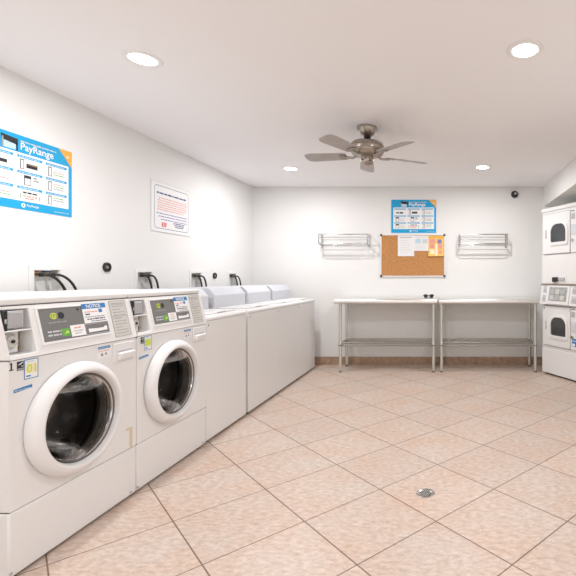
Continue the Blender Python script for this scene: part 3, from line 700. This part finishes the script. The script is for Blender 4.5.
# door leaves with seams around them
def rounded(x0, x1, z0, z1, rt, rb, n=8):
    pts = []
    for cx_, cz_, r, a0 in [(x1-rt, z1-rt, rt, 0), (x0+rt, z1-rt, rt, 90), (x0+rb, z0+rb, rb, 180), (x1-rb, z0+rb, rb, 270)]:
        pts += [(cx_+r*math.cos(rad(a0+90*k/n)), cz_+r*math.sin(rad(a0+90*k/n))) for k in range(n+1)]
    return pts
def dryer_door(z0, z1, wz0, wz1, tagl):
    d = dbox(.035, .495, -.018, .01, z0, z1, M['enamel'], 'door', bevel=.007, seg=3); d['label'] = tagl
    dbox(.028, .502, -.001, .008, z0-.008, z1+.008, M['greyplas'], 'door_seam', d, 0)
    wx0, wx1 = .188, .442
    ino = rounded(wx0, wx1, wz0, wz1, .095, .022); out = rounded(wx0-.03, wx1+.03, wz0-.04, wz1+.03, .115, .04)
    mid = rounded(wx0-.012, wx1+.012, wz0-.014, wz1+.012, .10, .03)
    b = MB(); k = b.mi(M['plastic'])
    L = [[b.bm.verts.new((x, y, z)) for x, z in loop] for loop, y in ((out, -.018), (out, -.027), (mid, -.034), (ino, -.032), (ino, -.019))]
    n = len(ino)
    for A, B in zip(L, L[1:]):
        for i in range(n): b.bm.faces.new([A[i], A[(i+1) % n], B[(i+1) % n], B[i]]).material_index = k
    b.build('window_frame', d, smooth=40)
    b = MB(); b.prism([(x, -.0225, z) for x, z in ino], (0, .004, 0), M['darkglass']); b.build('door_window', d, smooth=0)
    zc = (wz0+wz1)/2
    b = MB(); b.box(.085, .103, -.024, -.018, zc-.05, zc+.055, M['bay']); b.build('door_handle', d, bevel=.003)
    b = MB(); b.box(.088, .100, -.0262, -.0238, zc-.045, zc+.05, M['greyplas']); b.build('handle_slot', d, smooth=0)
    return d
dryer_door(1.458, 1.935, 1.592, 1.805, 'upper dryer door')
lowd = dryer_door(.362, .832, .492, .708, 'lower dryer door')
# coin columns to the right of the doors
for z0, z1 in ((1.458, 1.935), (.362, .832)):
    c = dbox(.506, .675, -.014, .01, z0, z1, M['plastic'], 'coin_panel')
    dbox(.520, .570, -.020, -.012, z1-.10, z1-.04, M['greyplas'], 'coin_slot', c, .003)
    dbox(.515, .66, -.019, -.012, z0+.20, z1-.16, M['paleink'], 'instruction_strip', c, .002)
    dbox(.52, .57, -.0185, -.012, z1-.015, z1-.008, M['black'], 'dark_edge', c, 0)
    b = MB(); b.cyl((.535, -.014, z0+.14), (.535, -.024, z0+.14), .018, M['chrome'], 18); b.build('lock', c)
b = MB(); sf = Surf(b, (0, -.0145, 0), (1, 0, 0), (0, 0, 1), .0008); sf.rect(.53, .40, .60, .49, M['midblue'], 1); sf.rect(.535, .405, .575, .435, M['white'], 2); sf.words(.54, .46, .595, .01, M['white'], 2, seed=3); b.build('blue_sticker', t, smooth=0)
b = MB(); sf = Surf(b, (0, -.018, 0), (1, 0, 0), (0, 0, 1), .0008); sf.rect(.052, .795, .068, .818, M['ink'], 1); b.build('number_tag', t, smooth=0)
# dark coin mechanism below the upper door
c = dbox(.185, .43, -.008, .0, 1.122, 1.205, M['plastic'], 'coin_meter', bevel=.003)
dbox(.205, .30, -.026, -.006, 1.130, 1.180, M['black'], 'coin_slide', c, .004); dbox(.30, .405, -.018, -.006, 1.136, 1.176, M['greyplas'], 'coin_tray', c, .004); dbox(.215, .27, -.034, -.02, 1.123, 1.140, M['ink'], 'slide_knob', c, .003)
# sloped control console
K = lambda x, z, off=0: V((x, -.006 - (1.092-z)*.16 - off, z))
b = MB(); b.hull([K(.004, .852), K(DW-.004, .852), V((DW-.004, .06, .852)), V((.004, .06, .852))], [K(.004, 1.088), K(DW-.004, 1.088), V((DW-.004, .06, 1.088)), V((.004, .06, 1.088))], M['enamel']); con = b.build('control_console', t, bevel=.005)
b = MB(); b.box(-.004, DW+.004, -.02, .05, 1.086, 1.100, M['brown']); b.build('console_trim', con, bevel=.003)
def cplate(x0, x1, z0, z1, o0, o1, m, name, par, bev=.002):
    b = MB(); b.hull([K(x0, z0, o0), K(x1, z0, o0), K(x1, z1, o0), K(x0, z1, o0)], [K(x0, z0, o1), K(x1, z0, o1), K(x1, z1, o1), K(x0, z1, o1)], m); return b.build(name, par, bevel=bev)
cplate(.135, .50, .862, 1.080, -.002, .010, M['plastic'], 'display_plate', con, .004)
disp = cplate(.165, .465, .900, 1.062, .009, .0125, M['display'], 'display', con, .001)
b = MB()
for i in range(3):
    for j in range(2): 
        x0 = .185+i*.09; z0 = .915+j*.07
        b.hull([K(x0, z0, .012), K(x0+.06, z0, .012), K(x0+.06, z0+.05, .012), K(x0, z0+.05, .012)], [K(x0, z0, .014), K(x0+.06, z0, .014), K(x0+.06, z0+.05, .014), K(x0, z0+.05, .014)], M['greyplas'] if (i+j) % 2 else M['plate'])
b.build('display_keys', disp, smooth=0)
for x0, x1 in ((.045, .105), (.535, .66)):
    for z0, z1 in ((.99, 1.07), (.885, .965)):
        cplate(x0, x1, z0, z1, -.002, .004, M['bay'], 'coin_door', con); cplate(x0+.02, x1-.01, z0+.015, z1-.03, .003, .007, M['greyplas'], 'coin_door_lip', con)

# ------------------------------------------------------------------ ceiling fan
t = thing('ceiling_fan', 'brushed nickel ceiling fan with grey blades hanging from the ceiling', 'ceiling fan', (-.617, 3.53, ZC))
Zax = (0, 0, -1)
b = MB(); b.lathe([(0, 0), (.080, 0), (.081, .008), (.076, .030), (.062, .058), (.040, .074), (.030, .078), (0, .078)], (0, 0, 0), Zax, M['nickel'], 40); b.build('canopy', t, smooth=50)
b = MB(); b.lathe([(.028, .076), (.030, .088), (.018, .098), (.013, .104), (.013, .13)], (0, 0, 0), Zax, M['black'], 24); b.build('downrod_ball', t, smooth=50)
b = MB(); b.lathe([(0, .118), (.06, .120), (.118, .130), (.130, .140), (.134, .155), (.134, .195), (.130, .212), (.120, .226), (.10, .236), (.055, .242), (0, .244)], (0, 0, 0), Zax, M['nickel'], 48)
b.lathe([(.1345, .158), (.1365, .160), (.1365, .164), (.1345, .166)], (0, 0, 0), Zax, M['brown'], 48); b.lathe([(.1345, .190), (.1365, .192), (.1365, .196), (.1345, .198)], (0, 0, 0), Zax, M['brown'], 48)
mot = b.build('motor_housing', t, smooth=50)
b = MB(); b.lathe([(0, .240), (.050, .242), (.052, .25), (.052, .285), (.044, .302), (.02, .312), (0, .314)], (0, 0, 0), Zax, M['nickel'], 32); sw = b.build('switch_housing', t, smooth=50)
b = MB(); b.cyl((.03, -.048, -.285), (.03, -.056, -.285), .006, M['black'], 12); b.cyl((-.03, -.042, -.275), (-.03, -.05, -.275), .005, M['black'], 12); b.build('pull_switch', sw)
for k in range(5):
    a = rad(28 + 72*k); c, s_ = V((math.cos(a), math.sin(a), 0)), V((-math.sin(a), math.cos(a), 0)); up = V((0, 0, 1)); pit = rad(12)
    wd = s_*math.cos(pit) + up*math.sin(pit); nn = c.cross(wd).normalized()
    base = V((0, 0, -.228))
    b = MB(); ring = []
    for q in [(.17, -.045), (.20, -.056), (.46, -.066), (.505, -.060), (.525, -.038), (.530, 0), (.525, .038), (.505, .060), (.46, .066), (.20, .056), (.17, .045)]: ring.append(base + c*q[0] + wd*q[1])
    b.hull(ring, [p - nn*.006 for p in ring], M['blade']); bl = b.build('blade', t, bevel=.0015)
    b = MB(); pts = [base + c*.085 + up*(-.004), base + c*.12 + up*(-.018), base + c*.16 + up*(-.014), base + c*.19 - nn*.010]
    b.tube(pts, .010, M['nickel'], 8); rg = [base + c*(.205+.035*math.cos(u)) + wd*(.042*math.sin(u)) - nn*.007 for u in [2*PI*j/20 for j in range(20)]]
    b.hull(rg, [p - nn*.006 for p in rg], M['nickel']); b.build('blade_bracket', bl)

# ------------------------------------------------------------------ floor drain
t = thing('floor_drain', 'round slotted steel floor drain set in a floor tile', 'drain', (-.095, 2.352, 0))
b = MB(); b.lathe([(.030, .0015), (.034, .004), (.047, .0045), (.051, .001), (.051, 0)], (0, 0, 0), (0, 0, 1), M['chrome'], 40); b.build('drain_rim', t)
b = MB(); b.lathe([(0, .0012), (.031, .0012)], (0, 0, 0), (0, 0, 1), M['hole'], 32); b.build('drain_well', t, smooth=0)
b = MB()
for k in range(-2, 3):
    x = k*.0105; h = math.sqrt(.032**2-x**2); b.box(x-.0020, x+.0020, -h, h, .0014, .0022, M['galv'])
o = b.build('grate', t); o.rotation_euler = (0, 0, rad(-25))

# ------------------------------------------------------------------ downlights
LP = [(-1.685, 2.43, 'left downlight nearer the camera, above the first washers'), (.442, 2.335, 'right downlight nearer the camera, upper right of the fan'),
      (-1.71, 4.86, 'small left downlight near the back wall'), (.44, 4.80, 'small right downlight near the back wall'),
      (-1.69, .05, None), (.44, .05, None)]
for x, y, lab in LP:
    t = thing('downlight', ('recessed round white ceiling light, ' + lab) if lab else 'recessed round white ceiling light behind the viewpoint', 'ceiling light', (x, y, ZC), group='recessed downlights')
    b = MB(); b.lathe([(.066, .002), (.070, .006), (.090, .007), (.098, .003), (.098, 0)], (0, 0, 0), (0, 0, -1), M['white'], 40); b.build('trim_ring', t, smooth=60)
    b = MB(); b.lathe([(0, .0045), (.067, .0035)], (0, 0, 0), (0, 0, -1), M['lens'], 32); b.build('lens', t, smooth=0)
    L = bpy.data.lights.new('downlight_lamp', 'AREA'); L.shape = 'DISK'; L.size = .13; L.energy = 16; L.color = (.985, .985, 1)
    lo = bpy.data.objects.new('downlight_lamp', L); COL.objects.link(lo); lo.parent = t; lo.location = (0, 0, -.012)

# ------------------------------------------------------------------ daylight, camera, colour
W = bpy.data.worlds.new('World'); S.world = W; W.use_nodes = True
W.node_tree.nodes['Background'].inputs['Color'].default_value = (.93, .96, 1, 1); W.node_tree.nodes['Background'].inputs['Strength'].default_value = 4.6
cam = bpy.data.cameras.new('camera'); co = bpy.data.objects.new('camera', cam); COL.objects.link(co)
co.location = (0, 0, 1.17); co.rotation_euler = (PI/2, 0, 0)
cam.sensor_width = 36; cam.lens = 433/576*36; cam.shift_x = (288-443)/576; cam.shift_y = (278-288)/576; cam.clip_start = .02
S.camera = co
vs = S.view_settings; vs.view_transform = 'Standard'; vs.look = 'None'; vs.exposure = 0.12; vs.gamma = 1; vs.use_curve_mapping = False
